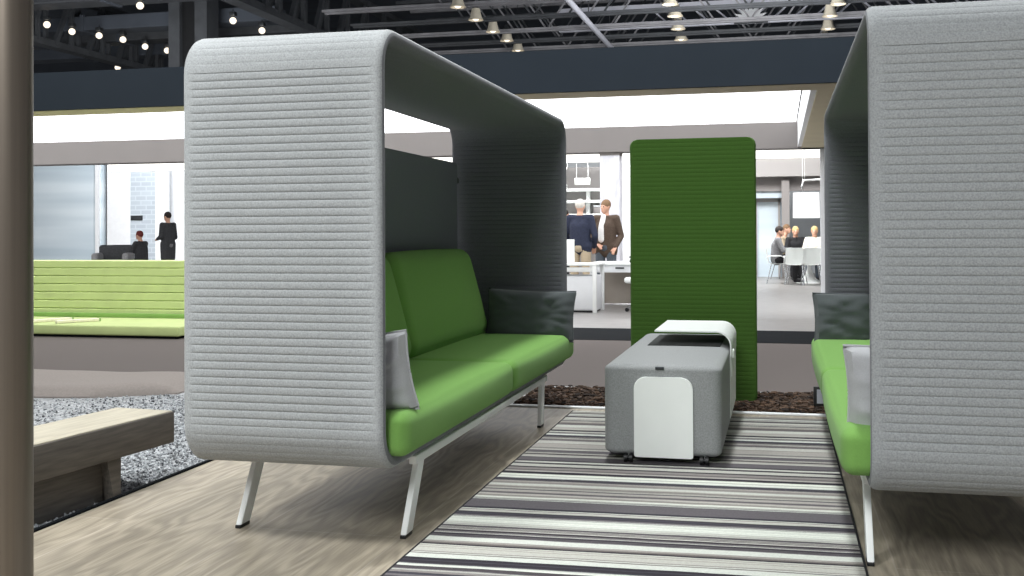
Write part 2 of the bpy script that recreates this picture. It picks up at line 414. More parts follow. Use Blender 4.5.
def hand(bm, w, d, side, curl=.5):
    """palm + five fingers growing from wrist w along direction d"""
    d = Vector(d).normalized(); up = Vector((0, 0, 1)) if abs(d.z) < .8 else Vector((0, 1, 0))
    s = d.cross(up).normalized(); nrm = s.cross(d)
    w = Vector(w); pc = w+d*.085
    for k in range(4):
        off = s*(k-1.5)*.021
        capsule(bm, w+off*.7, pc+off, .016, .013, 8)
        L = (.062, .072, .068, .052)[k]; a = pc+off; m_ = a+(d*math.cos(curl*.5)+nrm*-math.sin(curl*.5))*L*.5; e = m_+(d*math.cos(curl*1.4)+nrm*-math.sin(curl*1.4))*L*.5
        capsule(bm, a, m_, .0105, .0095, 8); capsule(bm, m_, e, .0095, .008, 8)
    t0 = w+d*.03+s*side*.028; t1 = t0+(d*.7+s*side*.7).normalized()*.045; t2 = t1+(d*.95+s*side*.2).normalized()*.03
    capsule(bm, t0, t1, .013, .011, 8); capsule(bm, t1, t2, .011, .009, 8)
def person(label, loc, rz, J, top, trou, hair, sleeve=True, shirt=None, voxel=.012, hairlen=0, coat=0):
    """J: joints in local metres, x = the figure's right, y = facing direction, z up"""
    t = thing('person', label, 'person', loc, rz)
    V = {k: Vector(v) for k, v in J.items()}
    hd, nk, ch, pv = V['head'], V['neck'], V['chest'], V['pelvis']
    f = V.get('face', Vector((0, 1, 0))).normalized(); sd = f.cross(Vector((0, 0, 1))).normalized()
    b = B()
    Q = Matrix((sd, f, Vector((0, 0, 1)))).transposed().to_4x4()
    bmesh.ops.create_uvsphere(b, u_segments=20, v_segments=14, radius=1, matrix=Matrix.Translation(hd) @ Q @ Matrix.Diagonal((.075, .092, .112, 1)))
    capsule(b, hd+f*.03+Vector((0, 0, -.06)), hd+f*.062+Vector((0, 0, -.078)), .05, .034)
    capsule(b, hd+f*.088+Vector((0, 0, .015)), hd+f*.108+Vector((0, 0, -.022)), .010, .016, 8)
    capsule(b, hd+f*.09-sd*.02+Vector((0, 0, -.058)), hd+f*.09+sd*.02+Vector((0, 0, -.058)), .010, .010, 8)
    for s in (-1, 1): ball(b, hd+sd*s*.078+Vector((0, 0, -.005))-f*.01, .026, 10, 8, (.45, .8, 1.2))
    capsule(b, hd-Vector((0, 0, .06))-f*.01, nk, .052, .056)
    capsule(b, nk-Vector((0, 0, .02)), ch, .07, .105); capsule(b, ch, pv, .105, .105)
    for s_ in (-1, 1): capsule(b, ch+Vector((s_*.07, 0, .03)), pv+Vector((s_*.06, 0, 0)), .085, .095)
    for s, k in ((-1, 'L'), (1, 'R')):
        capsule(b, V['sh'+k]*.5+nk*.5-Vector((0, 0, .02)), V['sh'+k], .055, .055)
        capsule(b, V['sh'+k], V['el'+k], .050, .040); capsule(b, V['el'+k], V['wr'+k], .039, .027)
        hand(b, V['wr'+k], V['wr'+k]-V['el'+k], -s)
        capsule(b, V['hip'+k], V['kn'+k], .082, .056); capsule(b, V['kn'+k], V['an'+k], .054, .038)
        an = V['an'+k]; fd = V.get('toe', Vector((0, 1, 0)))
        capsule(b, an+Vector((0, 0, -.04)), an+fd*.17+Vector((0, 0, -.055)), .036, .026)
        capsule(b, pv, V['hip'+k], .12, .09)
    body = solid('body', b, M['skin'], t, voxel)
    # hair
    b = B(); bmesh.ops.create_uvsphere(b, u_segments=20, v_segments=14, radius=1, matrix=Matrix.Translation(hd-f*.014+Vector((0, 0, .034))) @ Q @ Matrix.Diagonal((.086, .100, .100, 1)))
    if hairlen:
        capsule(b, hd-f*.05+Vector((0, 0, -.02)), hd-f*.06-Vector((0, 0, hairlen)), .07, .055)
    solid('hair', b, hair, body, voxel)
    for s in (-1, 1):
        b = B(); ball(b, hd+f*.083+sd*s*.03+Vector((0, 0, .008)), .011, 10, 8); link('eye', b, M['eye'], body)
    # jacket
    b = B()
    top_r = .135
    capsule(b, nk-Vector((0, 0, .05)), ch, .085, .145); capsule(b, ch, pv, .145, .14)
    for sgn in (-1, 1):
        capsule(b, ch+Vector((sgn*.055, 0, .02)), pv+Vector((sgn*.062, 0, -.02)), top_r, .125)
        capsule(b, ch+Vector((sgn*.10, 0, .10)), pv+Vector((sgn*.10, 0, 0)), .085, .09)
        if coat:
            for dx in (.03, .075, .11): capsule(b, pv+Vector((sgn*dx, 0, -.02)), pv+Vector((sgn*dx, 0, -.02-coat)), .115, .10)
    for s, k in ((-1, 'L'), (1, 'R')):
        capsule(b, V['sh'+k]*.45+nk*.55-Vector((0, 0, .03)), V['sh'+k], .065, .072)
        if sleeve:
            capsule(b, V['sh'+k], V['el'+k], .070, .058); capsule(b, V['el'+k], V['wr'+k]*.95+V['el'+k]*.05, .058, .044)
        else: capsule(b, V['sh'+k], V['sh'+k]*.5+V['el'+k]*.5, .068, .062)
    solid('jacket' if sleeve else 'shirt', b, top, body, voxel)
    if shirt:
        b = B(); u = ch+f*.115
        capsule(b, nk+f*.06-Vector((0, 0, .01)), u, .05, .065); capsule(b, u, pv+f*.115+Vector((0, 0, .10)), .065, .065)
        solid('shirt_front', b, shirt, body, voxel)
    b = B()
    for s, k in ((-1, 'L'), (1, 'R')):
        capsule(b, pv+Vector((0, 0, -.02)), V['hip'+k], .14, .105)
        capsule(b, V['hip'+k], V['kn'+k], .102, .076); capsule(b, V['kn'+k], V['an'+k]*.93+V['kn'+k]*.07, .074, .062)
    solid('trousers', b, trou, body, voxel)
    for s, k in ((-1, 'L'), (1, 'R')):
        b = B(); an = V['an'+k]; fd = V.get('toe', Vector((0, 1, 0)))
        capsule(b, an+Vector((0, 0, -.035)), an+fd*.18+Vector((0, 0, -.055)), .046, .035)
        for v in b.verts: v.co.z = max(v.co.z, .003)
        solid('shoe', b, M['black_cloth'], body, voxel)
    return t
def stand(h=1.75, **kw):
    k = h/1.75
    J = dict(head=(0, .02, 1.635), neck=(0, 0, 1.48), chest=(0, 0, 1.27), pelvis=(0, 0, .98), shL=(-.185, 0, 1.43), shR=(.185, 0, 1.43),
             elL=(-.25, -.02, 1.14), elR=(.25, -.02, 1.14), wrL=(-.24, .08, .89), wrR=(.24, .08, .89),
             hipL=(-.095, 0, .93), hipR=(.095, 0, .93), knL=(-.11, .02, .50), knR=(.11, .02, .50), anL=(-.12, 0, .085), anR=(.12, 0, .085))
    J = {a: Vector(v)*k for a, v in J.items()}
    for a, v in kw.items(): J[a] = Vector(v)
    for a in ('anL', 'anR'): J[a].z = .085
    return J
def sit(**kw):
    J = dict(head=(0, .06, 1.21), neck=(0, .02, 1.06), chest=(0, 0, .86), pelvis=(0, -.02, .56), shL=(-.18, .02, 1.0), shR=(.18, .02, 1.0),
             elL=(-.24, .14, .76), elR=(.24, .14, .76), wrL=(-.12, .36, .78), wrR=(.12, .36, .78),
             hipL=(-.095, 0, .54), hipR=(.095, 0, .54), knL=(-.11, .42, .53), knR=(.11, .42, .53), anL=(-.11, .40, .085), anR=(.11, .40, .085))
    J = {a: Vector(v) for a, v in J.items()}
    for a, v in kw.items(): J[a] = Vector(v)
    return J
person('man in a navy jacket with grey hair seen from behind at the white desk', (-3.36, 18.95, 0), math.radians(-8),
       stand(1.80, wrL=(-.16, .22, 1.0), wrR=(.2, .18, .97), elL=(-.28, .0, 1.17), elR=(.28, -.02, 1.17)), M['navy'], M['beige_cloth'], M['hair_grey'], voxel=.012, coat=.06)
person('man in a brown jacket and white shirt facing the navy-jacketed man', (-2.98, 19.45, 0), math.radians(168),
       stand(1.80, elR=(.29, -.06, 1.17), wrR=(.10, .14, 1.02), elL=(-.27, -.04, 1.16), wrL=(-.22, .12, .96), face=(.35, .9, -.1)), M['brown_cloth'], M['denim'], M['hair_brown'], shirt=M['white_cloth'], coat=.12)
person('dark haired person half hidden behind the left alcove near the desk', (-3.92, 20.3, 0), math.radians(-70), stand(1.66), M['charcoal_cloth'], M['black_cloth'], M['hair_dark'], hairlen=.16)
person('person in a dark grey coat standing against the white wall at left', (-15.0, 25, 0), math.radians(75),
       stand(1.80, wrL=(-.1, .26, 1.12), wrR=(.14, .24, 1.0), elR=(.25, .0, 1.16)), M['charcoal_cloth'], M['grey_cloth'], M['hair_dark'], coat=.35, voxel=.014)
person('person in dark clothes sitting low behind the grey armchair at left', (-15.95, 25.3, 0), math.radians(80), sit(), M['charcoal_cloth'], M['black_cloth'], M['pot_red'], voxel=.014)
person('person in a grey top sitting sideways on the white chair', (-.02, 26.9, .03), math.radians(-90), sit(), M['grey_cloth'], M['black_cloth'], M['hair_dark'], voxel=.014)
person('person in a beige top leaning in behind the grey-topped sitter', (.14, 29.3, .03), math.radians(-120), sit(head=(0, .1, 1.27), wrL=(-.1, .3, .84)), M['beige_cloth'], M['black_cloth'], M['hair_brown'], voxel=.014)
person('blond person in black sitting between the other sitters', (.42, 28.45, .03), math.radians(-175), sit(), M['black_cloth'], M['black_cloth'], M['hair_blond'], voxel=.014, hairlen=.1)
person('blond person in a cream shirt facing the camera at the round table', (.88, 28.1, .03), math.radians(172), sit(), M['cream_cloth'], M['denim'], M['hair_blond'], voxel=.014, hairlen=.08)

# ------------------------------------------------------------------ setting
def slab(name, x0, x1, y0, y1, z0, z1, m, label=None, bev=0):
    return struct(link(name, box(B(), x0, x1, y0, y1, z0, z1, bev), m, smooth=False), label)
slab('floor', -2.95, 14, -6, 8.4, -.12, 0, M['planks'], 'grey oak plank floor of the stand')
slab('floor.001', -40, 14, 8.4, 12.4, -.12, 0, M['carpet'], 'taupe carpet aisle behind the planter')
slab('floor.002', -40, 14, 12.4, 60, -.12, 0, M['pale_floor'], 'pale polished floor of the stands beyond the aisle')
slab('floor.003', -40, -2.95, -6, 8.4, -.14, -.02, M['gravel'], 'grey gravel ground beside the plank floor')
slab('trim_1', -6.5, 14, 12.3, 13.85, -.05, .004, M['trim_black'], 'dark strip along the far side of the aisle')
slab('trim_2', -2.956, -2.937, -6, 8.4, -.05, .010, M['trim_black'], 'black edging between gravel and planks')
slab('ceiling', -60, 40, -4, 62, 12.6, 12.8, M['ceiling'], 'dark hall ceiling')
slab('wall_back', -60, 40, 62, 62.3, -.1, 12.6, M['wall_dark'], 'dark far wall of the hall')
slab('wall_rear', -17.6, 14, 34, 34.2, 0, 4.2, M['wall_grey'], 'pale grey rear wall of the far stands')
slab('wall_left', -22.5, -17.5, 33.8, 34, 0, 4.4, M['white_paint'], 'white wall behind the standing person at left')
w1 = struct(link('window_1', box(B(), -34, -22.6, 33.6, 33.7, .1, 4.4), M['frosted'], smooth=False), 'frosted blue glass wall at far left')
wf = B()
for x in (-34, -22.9, -22.0): box(wf, x, x+.14, 33.5, 33.62, 0, 4.4)
link('window_frame', wf, M['white_paint'], w1, smooth=False)
slab('trim_9', -22.3, -21.4, 33.3, 33.5, 0, 4.2, M['white_paint'], 'white panel left of the pale brick panel')
slab('wall_brick', -21.4, -20.2, 33.3, 33.5, 0, 4.2, M['brick'], 'pale brick panel between the glass and the white wall')
slab('trim_3', -20.4, -19.95, 33.2, 33.35, 0, 4.4, M['white_paint'], 'white post beside the pale brick panel')
slab('trim_4', -2.9, 14, 30, 30.2, 2.70, 3.17, M['fascia_grey'], 'grey upper fascia behind the white lamp')
slab('trim_5', -2.9, 14, 30.5, 30.7, 2.33, 2.75, M['fascia_dark'], 'lower darker fascia behind the white lamp')
slab('trim_6', -2.9, .1, 30.6, 30.7, 2.15, 2.33, M['frosted'], 'narrow blue glass strip under the fascia')
slab('trim_7', .1, .3, 30.2, 30.4, 0, 2.6, M['fascia_dark'], 'grey post behind the seated people')
d1 = struct(link('window_2', box(B(), -2.9, .1, 31, 31.1, 0, 2.1), M['frosted'], smooth=False), 'pale glazed partition behind the white chair')
wf = B()
for x in (-1.7, -.62, .0): box(wf, x, x+.06, 30.95, 31.02, 0, 2.12)
box(wf, -2.9, .1, 30.95, 31.02, 2.05, 2.15)
link('window_frame', wf, M['fascia_grey'], d1, smooth=False)
slab('trim_8', -9, -4.5, 31, 31.2, 2.1, 3.1, M['fascia_grey'], 'grey fascia behind the hanging wires')
slab('wall_partition', -4.4, -2.9, 29.5, 29.6, 0, 3.15, M['white_paint'], 'white partition right of the pale column')

# luminous canopy above the neighbouring stand
cn = thing('exhibition_canopy', 'long blue grey canopy with a glowing white ceiling over the neighbouring stand', 'canopy', (-8, 17, 2.84))
def cpart(name, x0, x1, y0, y1, z0, z1, m):
    o = link(name, box(B(), x0+8, x1+8, y0-17, y1-17, z0-2.84, z1-2.84), m, cn, smooth=False); return o
cpart('front_beam', -38, .92, 12.5, 12.56, 2.845, 3.335, M['blue_grey'])
cpart('front_soffit', -38, .92, 12.56, 13.09, 2.84, 3.33, M['beige'])
cpart('side_beam', .45, .92, 13.09, 22.4, 2.84, 3.42, M['beige'])
cpart('rear_beam', -38, .92, 21.9, 22.4, 2.84, 3.42, M['soffit_grey'])
cpart('luminous_panel', -38, .35, 13.09, 21.9, 3.345, 3.42, M['panel_light'])
cpart('light_trim', .38, .45, 13.09, 21.9, 2.86, 3.40, M['white_paint'])
p = thing('canopy_post', 'slim white square post under the canopy corner beside the right alcove', 'post', (.86, 22.25, 0))
link('shaft', box(B(), -.055, .055, -.055, .055, 0, 2.84, .006), M['white_paint'], p)
link('base_plate', box(B(), -.11, .11, -.11, .11, 0, .015, .004), M['white_paint'], p)
p = thing('canopy_post', 'narrow white post standing just right of the canopy corner post', 'post', (.93, 20.6, 0))
link('shaft', box(B(), -.035, .035, -.035, .035, 0, 2.84, .006), M['white_paint'], p)
link('base_plate', box(B(), -.09, .09, -.09, .09, 0, .015, .004), M['white_paint'], p)
lb = thing('light_box', 'long white light box along the top of the rear stands', 'light', (-3, 29.9, 3.17))
link('housing', box(B(), -17, 12, .1, .3, 0, .24), M['white_paint'], lb, smooth=False)
link('diffuser', box(B(), -17, 12, .05, .1, .01, .23), M['strip_light'], lb, smooth=False)
c = thing('pale_column', 'white washed stone column behind the man in the brown jacket', 'column', (-3.29, 22.2, 0))
link('shaft', box(B(), -.2, .2, -.2, .2, 0, 2.78, .01), M['marble'], c)
link('top_shade', box(B(), -.205, .205, -.205, .205, 2.78, 2.84), M['fascia_dark'], c, smooth=False)  # dark box standing in for the shadow at the column top

# dark support column rising behind the left alcove
c = thing('hall_column', 'dark steel hall column rising behind the canopy above the left alcove', 'column', (-20.35, 36, 0))
link('shaft', box(B(), -.48, .12, -.3, .3, 0, 12.6), M['black_plastic'], c, smooth=False)
link('flange', box(B(), -.92, -.48, -.5, .35, 0, 12.6), M['truss_dark'], c, smooth=False)
link('flange', box(B(), .12, .6, -.5, .35, 0, 12.6), M['truss_dark'], c, smooth=False)

# ------------------------------------------------------------------ roof steelwork
def truss(Y, z0, z1, x0, x1, m, bay=3.7, label='', node=None, w=.07, nd=3, name='roof_truss', group='roof trusses under the hall ceiling'):
    t = thing(name, label, 'truss', (0, Y, z0), 0, group); h = z1-z0
    b = B()
    box(b, x0, x1, -w, w, -w, w); box(b, x0, x1, -w*1.6-.2, -w*.4-.2, -w*.6, w*.6)
    link('bottom_chord', b, m, t, smooth=False)
    b = B(); box(b, x0, x1, -w, w, h-w, h+w); link('top_chord', b, m, t, smooth=False)
    b = B(); i = 0; x = -.9 - bay*math.floor((-.9-x0)/bay)
    k = -math.floor((-.9-x0)/bay)
    while x < x1-bay:
        s = 1 if k % 2 == 0 else -1
        st = bay/nd
        for j in range(nd):
            a = x+st*j; e = a+st
            if s > 0: sqbar(b, (a, 0, 0), (e, 0, h), .06)
            else: sqbar(b, (e, 0, 0), (a, 0, h), .06)
        x += bay; k += 1
    link('web', b, m, t, smooth=False)
    return t
spots = [(35.0, 'nearest to the booth'), (37.6, 'second from the booth'), (40.0, 'third from the booth'), (42.2, 'fourth from the booth'), (44.0, 'just before the farthest'), (46.0, 'farthest seen above the canopy')]
for i, (Y, w) in enumerate(spots):
    truss(Y, 8.8, 10.6, -15, 14, M['truss'] if i % 2 == 0 else M['truss_dark'], label='grey steel roof truss across the hall, ' + w)
lt = truss(40.9, 8.95, 9.6, -8, 12, M['truss_bright'], label='bright aluminium lighting truss with a starburst joint', bay=3.7, w=.11, nd=5, name='lighting_truss', group='lighting trusses')
b = B(); pts = []
for a in range(17):
    an = PI*a/16; rr = .62 if a % 2 == 0 else .36
    pts.append((rr*math.cos(an), rr*.95*math.sin(an)))
prism(b, pts, lambda u, v, d: (u-.9, d, v-.05), -.40, -.34)
link('joint_plate', b, M['white_paint'], lt, smooth=False)
link('joint_box', box(B(), -1.5, -.3, -.40, -.2, -.16, .04), M['truss_dark'], lt, smooth=False)
t = thing('roof_pipe', 'long pale pipe running away under the roof trusses', 'pipe', (-6.4, 40, 8.6))
link('pipe', bar(B(), (0, -9, 0), (0, 9, 0), .10, 10), M['truss_bright'], t)
for y in (-7, -2, 3, 8): link('hanger', bar(B(), (0, y, 0), (0, y, 1.6), .02, 6), M['truss_dark'], t)
for X, lab in ((-16.0, 'dark lengthwise roof girder left of the pale pipe'), (-26.5, 'dark lengthwise roof girder at far left')):
    t = thing('roof_girder', lab, 'girder', (X, 38, 8.4), 0, 'lengthwise roof girders')
    b = B(); box(b, -.25, .25, -10, 10, -.12, .12); link('bottom_chord', b, M['truss_dark'], t, smooth=False)
    b = B(); box(b, -.25, .25, -10, 10, 1.9, 2.1); link('top_chord', b, M['truss_dark'], t, smooth=False)
    b = B()
    for k in range(20):
        sqbar(b, (.2*(-1)**k, -10+k, 0), (.2*(-1)**k, -9+k, 2), .16); sqbar(b, (-.2*(-1)**k, -10+k, 2), (-.2*(-1)**k, -10+k, 0), .14)
    link('web', b, M['truss_dark'], t, smooth=False)
for i, (Y, z) in enumerate(((30.5, 9.1), (33.0, 9.1), (37.6, 9.1), (40.0, 9.1), (43.4, 9.1))):
    t = thing('air_duct', 'dark air duct across the roof at far left, ' + ('nearest', 'second nearest', 'middle one', 'second farthest', 'farthest')[i] + ' of five', 'duct', (-25, Y, z), 0, 'dark ducts under the roof at left')
    link('duct', box(B(), -12, 7.5-i*.2, -.5, .5, 0, .55, .05), M['truss_dark'] if i % 2 else M['ceiling'], t, smooth=False)
    for k in range(4): link('collar', box(B(), -9+k*4, -8.85+k*4, -.54, .54, -.04, .59), M['ceiling'], t, smooth=False)

def lamp(x, y, z, label, big=1.0, bottom=False):
    t = thing('high_bay_lamp', label, 'lamp', (x, y, z), 0, 'high bay lamps under the hall roof')
    k = big
    b = B()
    if bottom: lathe(b, [(.05*k, .21*k), (.13*k, .20*k), (.22*k, .13*k), (.27*k, .03*k), (.275*k, 0), (.26*k, 0), (.2*k, .11*k), (.05*k, .18*k)], n=20)
    else: lathe(b, [(.10*k, .42*k), (.14*k, .40*k), (.20*k, .12*k), (.27*k, 0), (.255*k, .0), (.18*k, .14*k), (.10*k, .36*k)], n=20); link('lamp_shade', b, M['lamp_shade'], t)
    b = B(); ball(b, (0, 0, .10*k if not bottom else .05*k), .13*k if not bottom else .105*k, 12, 8); link('bulb', b, M['bulb'], t)
    b = B(); kz = .19*k if bottom else .4*k; bar(b, (0, 0, kz), (0, 0, kz+(.25 if bottom else 1.6)), .015, 6); box(b, -.09*k, .09*k, -.09*k, .09*k, kz, kz+(.12 if bottom else .22)*k, .01); link('ballast', b, M['dark_metal'], t)
    return t
LR = [(-3.35, 35.78, 'right of centre, nearest of its row'), (-3.37, 37.78, 'right of centre, second of its row'), (-3.48, 40.2, 'right of centre, third of its row'), (-3.57, 42.5, 'right of centre, last of its row'),
      (1.94, 37.18, 'by the right alcove top, nearest of its row'), (1.78, 39.16, 'by the right alcove top, second of its row'), (1.82, 41.62, 'by the right alcove top, third of its row'), (1.79, 44.39, 'by the right alcove top, last of its row'),
      (-10.12, 34.47, 'above the left alcove, nearest of its row'), (-10.13, 36.7, 'above the left alcove, second of its row'), (-10.12, 39.02, 'above the left alcove, third of its row'), (-10.07, 40.96, 'above the left alcove, fourth of its row'), (-10.19, 43.3, 'above the left alcove, last of its row')]
for x, y, l in LR: lamp(x, y, 8.62, 'white enamel high bay lamp ' + l, 1.0)
LL = [(-20.09, 31.82, 'topmost at left'), (-25.05, 33.84, 'beside the bronze pole'), (-25.03, 35.23, 'second from the bronze pole'), (-24.56, 36.19, 'third from the bronze pole'), (-24.19, 37.16, 'fourth from the bronze pole'),
      (-24.25, 38.76, 'fifth from the bronze pole'), (-23.92, 39.82, 'just left of the dark column'), (-27.6, 42.0, 'lowest at left, just above the blue beam'), (-18.39, 34.87, 'just right of the dark column'), (-18.27, 36.84, 'second right of the dark column')]
for x, y, l in LL: lamp(x, y, 8.62 if y < 41 else 8.4, 'glowing high bay lamp ' + l, 1.15, True)

# ------------------------------------------------------------------ alcove sofas
HL, HD, Z0, Z1, RB, TH = 1.85, .4135, .302, 1.993, .165, .055
def hood_path():
    """stations of the loop: (y, z, ny, nz, groove 0..1)"""
    st = []; y1, zb, zt = HL-TH/2, Z0+TH/2, Z1-TH/2; r = RB-TH/2
    prof = (0, .05, .13, .3, .5, .7, .87, .95)
    def straight(p, q, n):
        L = math.hypot(q[0]-p[0], q[1]-p[1]); k = max(1, round(L/.031))
        for i in range(k):
            for ph in prof:
                u = (i+ph)/k; g = abs(2*ph-1)**5
                st.append((p[0]+(q[0]-p[0])*u, p[1]+(q[1]-p[1])*u, n[0], n[1], g))
    def arc(cy, cz, a0, amp=.35):
        k = 7
        for i in range(k):
            for ph in (0, .06, .25, .5, .75, .94):
                a = a0+(i+ph)/k*PI/2; g = abs(2*ph-1)**5*amp
                st.append((cy+r*math.cos(a), cz+r*math.sin(a), math.cos(a), math.sin(a), g))
    straight((-y1, zt-r), (-y1, zb+r), (-1, 0)); arc(-y1+r, zb+r, PI)
    straight((-y1+r, zb), (y1-r, zb), (0, -1)); arc(y1-r, zb+r, 1.5*PI)
    straight((y1, zb+r), (y1, zt-r), (1, 0)); arc(y1-r, zt-r, 0)
    straight((y1-r, zt), (-y1+r, zt), (0, 1)); arc(-y1+r, zt-r, PI/2)
    return st
def hood_bm(sx):
    bm = B(); e = TH/2; AMP = .0048; rings = []
    xs = [-HD+e, -HD+e+.014, -HD+e+.03, -.2, 0, .2, HD-e-.03, HD-e-.014, HD-e]
    fade = [0, .25, 1, 1, 1, 1, 1, .25, 0]
    for (y, z, ny, nz, g) in hood_path():
        ring = []
        def add(x, off): ring.append(bm.verts.new((sx*x, y+ny*off, z+nz*off)))
        for x, f in zip(xs, fade): add(x, e-AMP*g*f)
        for k in range(1, 6): a = PI/2-k*PI/6; add(HD-e+e*math.cos(a), e*math.sin(a))
        for x, f in zip(xs[::-1], fade[::-1]): add(x, -e+AMP*.8*g*f)
        for k in range(1, 6): a = -PI/2-k*PI/6; add(-HD+e+e*math.cos(a), e*math.sin(a))
        rings.append(ring)
    n = len(rings); m = len(rings[0])
    for i in range(n):
        a, b = rings[i], rings[(i+1) % n]
        for k in range(m):
            f = bm.faces.new((a[k], a[(k+1) % m], b[(k+1) % m], b[k]))
            f.material_index = 1 if 10 <= k <= 24 else 0
    return bm
def make_sofa(sx, loc, label):
    t = thing('alcove_sofa', label, 'sofa', loc, 0, 'facing alcove sofas')
    link('hood', hood_bm(sx), None, t, mats=[M['shell'], M['inner']])
    b = B(); pts = rrect(3.42, 1.30, (.01, .01, .03, .03), 4)
    prism(b, pts, lambda u, v, d: (sx*d, u, 1.05+v), -.375, -.345)
    s = link('back_screen', b, M['slate'], t)
    for y in (-1.735, 1.735):
        for z in (.75, 1.58):
            b = B(); box(b, sx*-.36-.012, sx*-.36+.012, y-.055, y+.03, z-.02, z+.02, .004); link('bracket', b, M['black_plastic'], s)
    def lower(p):                      # belly of the cushion drops with the shell's bend at its ends
        return p
    for y0 in (-1.0, 1.0):
        b = B(); pad(b, .735, 1.765, .172, (.045, .075, .048), (.012, 0, .012), (12, 22, 6))
        for v in b.verts: v.co = Vector((sx*(v.co.x+(.110 if sx > 0 else .138)), v.co.y+.888*y0, v.co.z+.437))
        sc_ = link('seat_cushion', b, M['green'], t)
        b = B(); 
        pts = [(sx*(.452), .888*y0-.82, .492), (sx*.468, .888*y0-.80, .492), (sx*.477, .888*y0, .494), (sx*.468, .888*y0+.80, .492), (sx*.452, .888*y0+.82, .492)]
        tube(b, pts, .0035, 6); link('seam', b, M['green'], sc_)
    for y0, L in ((-.81, 1.54), (.77, 1.56)):
        b = B(); pad(b, .17, L, .60, (.07, .09, .09), (.025, 0, .01), (6, 20, 14))
        R = Matrix.Rotation(math.radians(-13), 3, 'Y')
        for v in b.verts:
            p = R @ v.co; v.co = Vector((sx*(p.x-.222), p.y+y0+(.07*(1-max(0, min(1, (p.z+.3)/.6))) if p.y > 0 else 0), p.z+.803))
        link('back_cushion', b, M['green'], t)
    # white under-frame
    for x in (.40, -.315):
        b = B(); box(b, sx*x-.016, sx*x+.016, -1.47, 1.13, .27, .305, .004); link('rail', b, M['white_metal'], t)
    for y in (-1.36, 1.05 if sx > 0 else .86):
        b = B(); box(b, -.32 if sx > 0 else -.40, .40 if sx > 0 else .32, y-.03, y+.03, .272, .302, .004); link('crossbar', b, M['white_metal'], t)
    for x in (.397, -.315):
        for yt, yb in ((-1.365, -1.54), (1.045, 1.005) if sx > 0 else (.86, .82)):
            b = B(); w = .042; th = .012
            X = sx*x; v = []
            for z, y in ((.012, yb), (.300, yt)):
                for dx, dy in ((-th, -w), (th, -w), (th, w), (-th, w)): v.append(b.verts.new((X+dx, y+dy, z)))
            for f in ((0, 1, 2, 3), (4, 5, 6, 7), (0, 1, 5, 4), (1, 2, 6, 5), (2, 3, 7, 6), (3, 0, 4, 7)): b.faces.new([v[i] for i in f])
            bmesh.ops.bevel(b, geom=list(b.edges), offset=.003, segments=2, affect='EDGES')
            lg = link('leg', b, M['white_metal'], t)
            link('foot', box(B(), X-th, X+th, yb-w-.004, yb+w-.004, 0, .013, .002), M['black_plastic'], lg)
    return t
make_sofa(1, (-1.8435, 5.71, 0), 'left high-backed alcove sofa with grey quilted hood and green seat')
make_sofa(-1, (.7135, 5.74, 0), 'right high-backed alcove sofa cropped by the photo, grey quilted hood and green seat')

def make_pillow(w, h, t, m, loc, rot, label, seed, group='throw pillows in the alcoves'):
    p = thing('throw_pillow', label, 'pillow', loc, 0, group); p.rotation_euler = rot
    c = link('cover', pillow_bm(w, h, t, seed), m, p)
    link('piping', piping(B(), w, h, .005), m, c)
    return p
make_pillow(.61, .34, .15, M['pillow_dark'], (-1.635, 7.28, .655), (math.radians(-9), math.radians(2), 0), 'dark grey pillow at the far end of the left sofa', 1)
make_pillow(.60, .315, .18, M['pillow_light'], (-1.685, 4.07, .638), (math.radians(9), math.radians(-7), math.radians(2)), 'pale grey pillow at the near end of the left sofa', 4)
make_pillow(.61, .345, .15, M['pillow_dark'], (.52, 7.30, .648), (math.radians(-9), math.radians(-1), 0), 'dark grey pillow at the far end of the right sofa', 7)
make_pillow(.60, .345, .18, M['pillow_light'], (.528, 4.11, .64), (math.radians(10), math.radians(-2), 0), 'pale grey pillow at the near end of the right sofa', 9)

# ------------------------------------------------------------------ rug, planter, green screen, sign
r = thing('striped_rug', 'flat woven rug striped in white, grey and black between the two sofas', 'rug', (0, 0, 0))
link('weave', box(B(), -1.35, .29, 1.6, 7.3, 0.001, .012, .003), M['rug'], r, smooth=False)
for x in (-1.355, .29):
    link('edge_binding', box(B(), x, x+.008, 1.6, 7.3, .001, .014, .002), M['black_cloth'], r, smooth=False)

pl = thing('planter_bed', 'low white-edged planter strip along the back of the stand', 'planter', (-.1, 7.95, 0))
b = B(); x0, x1 = -1.75, 2.6
box(b, x0, x1, -.495, -.435, .001, .011, .002); box(b, x0, x1, .435, .46, .001, .016, .003); box(b, x0, x0+.025, -.435, .435, .001, .010, .002); box(b, x1-.025, x1, -.435, .435, .001, .010, .002)
link('rim', b, M['white_paint'], pl, smooth=False)
link('bed', box(B(), x0+.025, x1-.025, -.435, .435, .001, .006), M['bark'], pl, smooth=False)
L_ = []; rnd = random.Random(3)
for i in range(7500):
    x = rnd.uniform(x0+.04, x1-.6); y = rnd.uniform(-.42, .42)
    s = rnd.uniform(.008, .021)
    mt = Matrix.Translation((x-.1, 7.95+y, rnd.uniform(.008, .03))) @ Matrix.Rotation(rnd.uniform(0, 6.3), 4, 'Z') @ Matrix.Rotation(rnd.uniform(-.7, .7), 4, 'X') @ Matrix.Diagonal((s*2.2, s, s*.45, 1))
    L_.append(mt)
o = chips('bark_mulch', L_, CV, CF, M['bark']); tag(o, 'brown bark mulch filling the white-edged planter strip', 'mulch', kind='stuff')

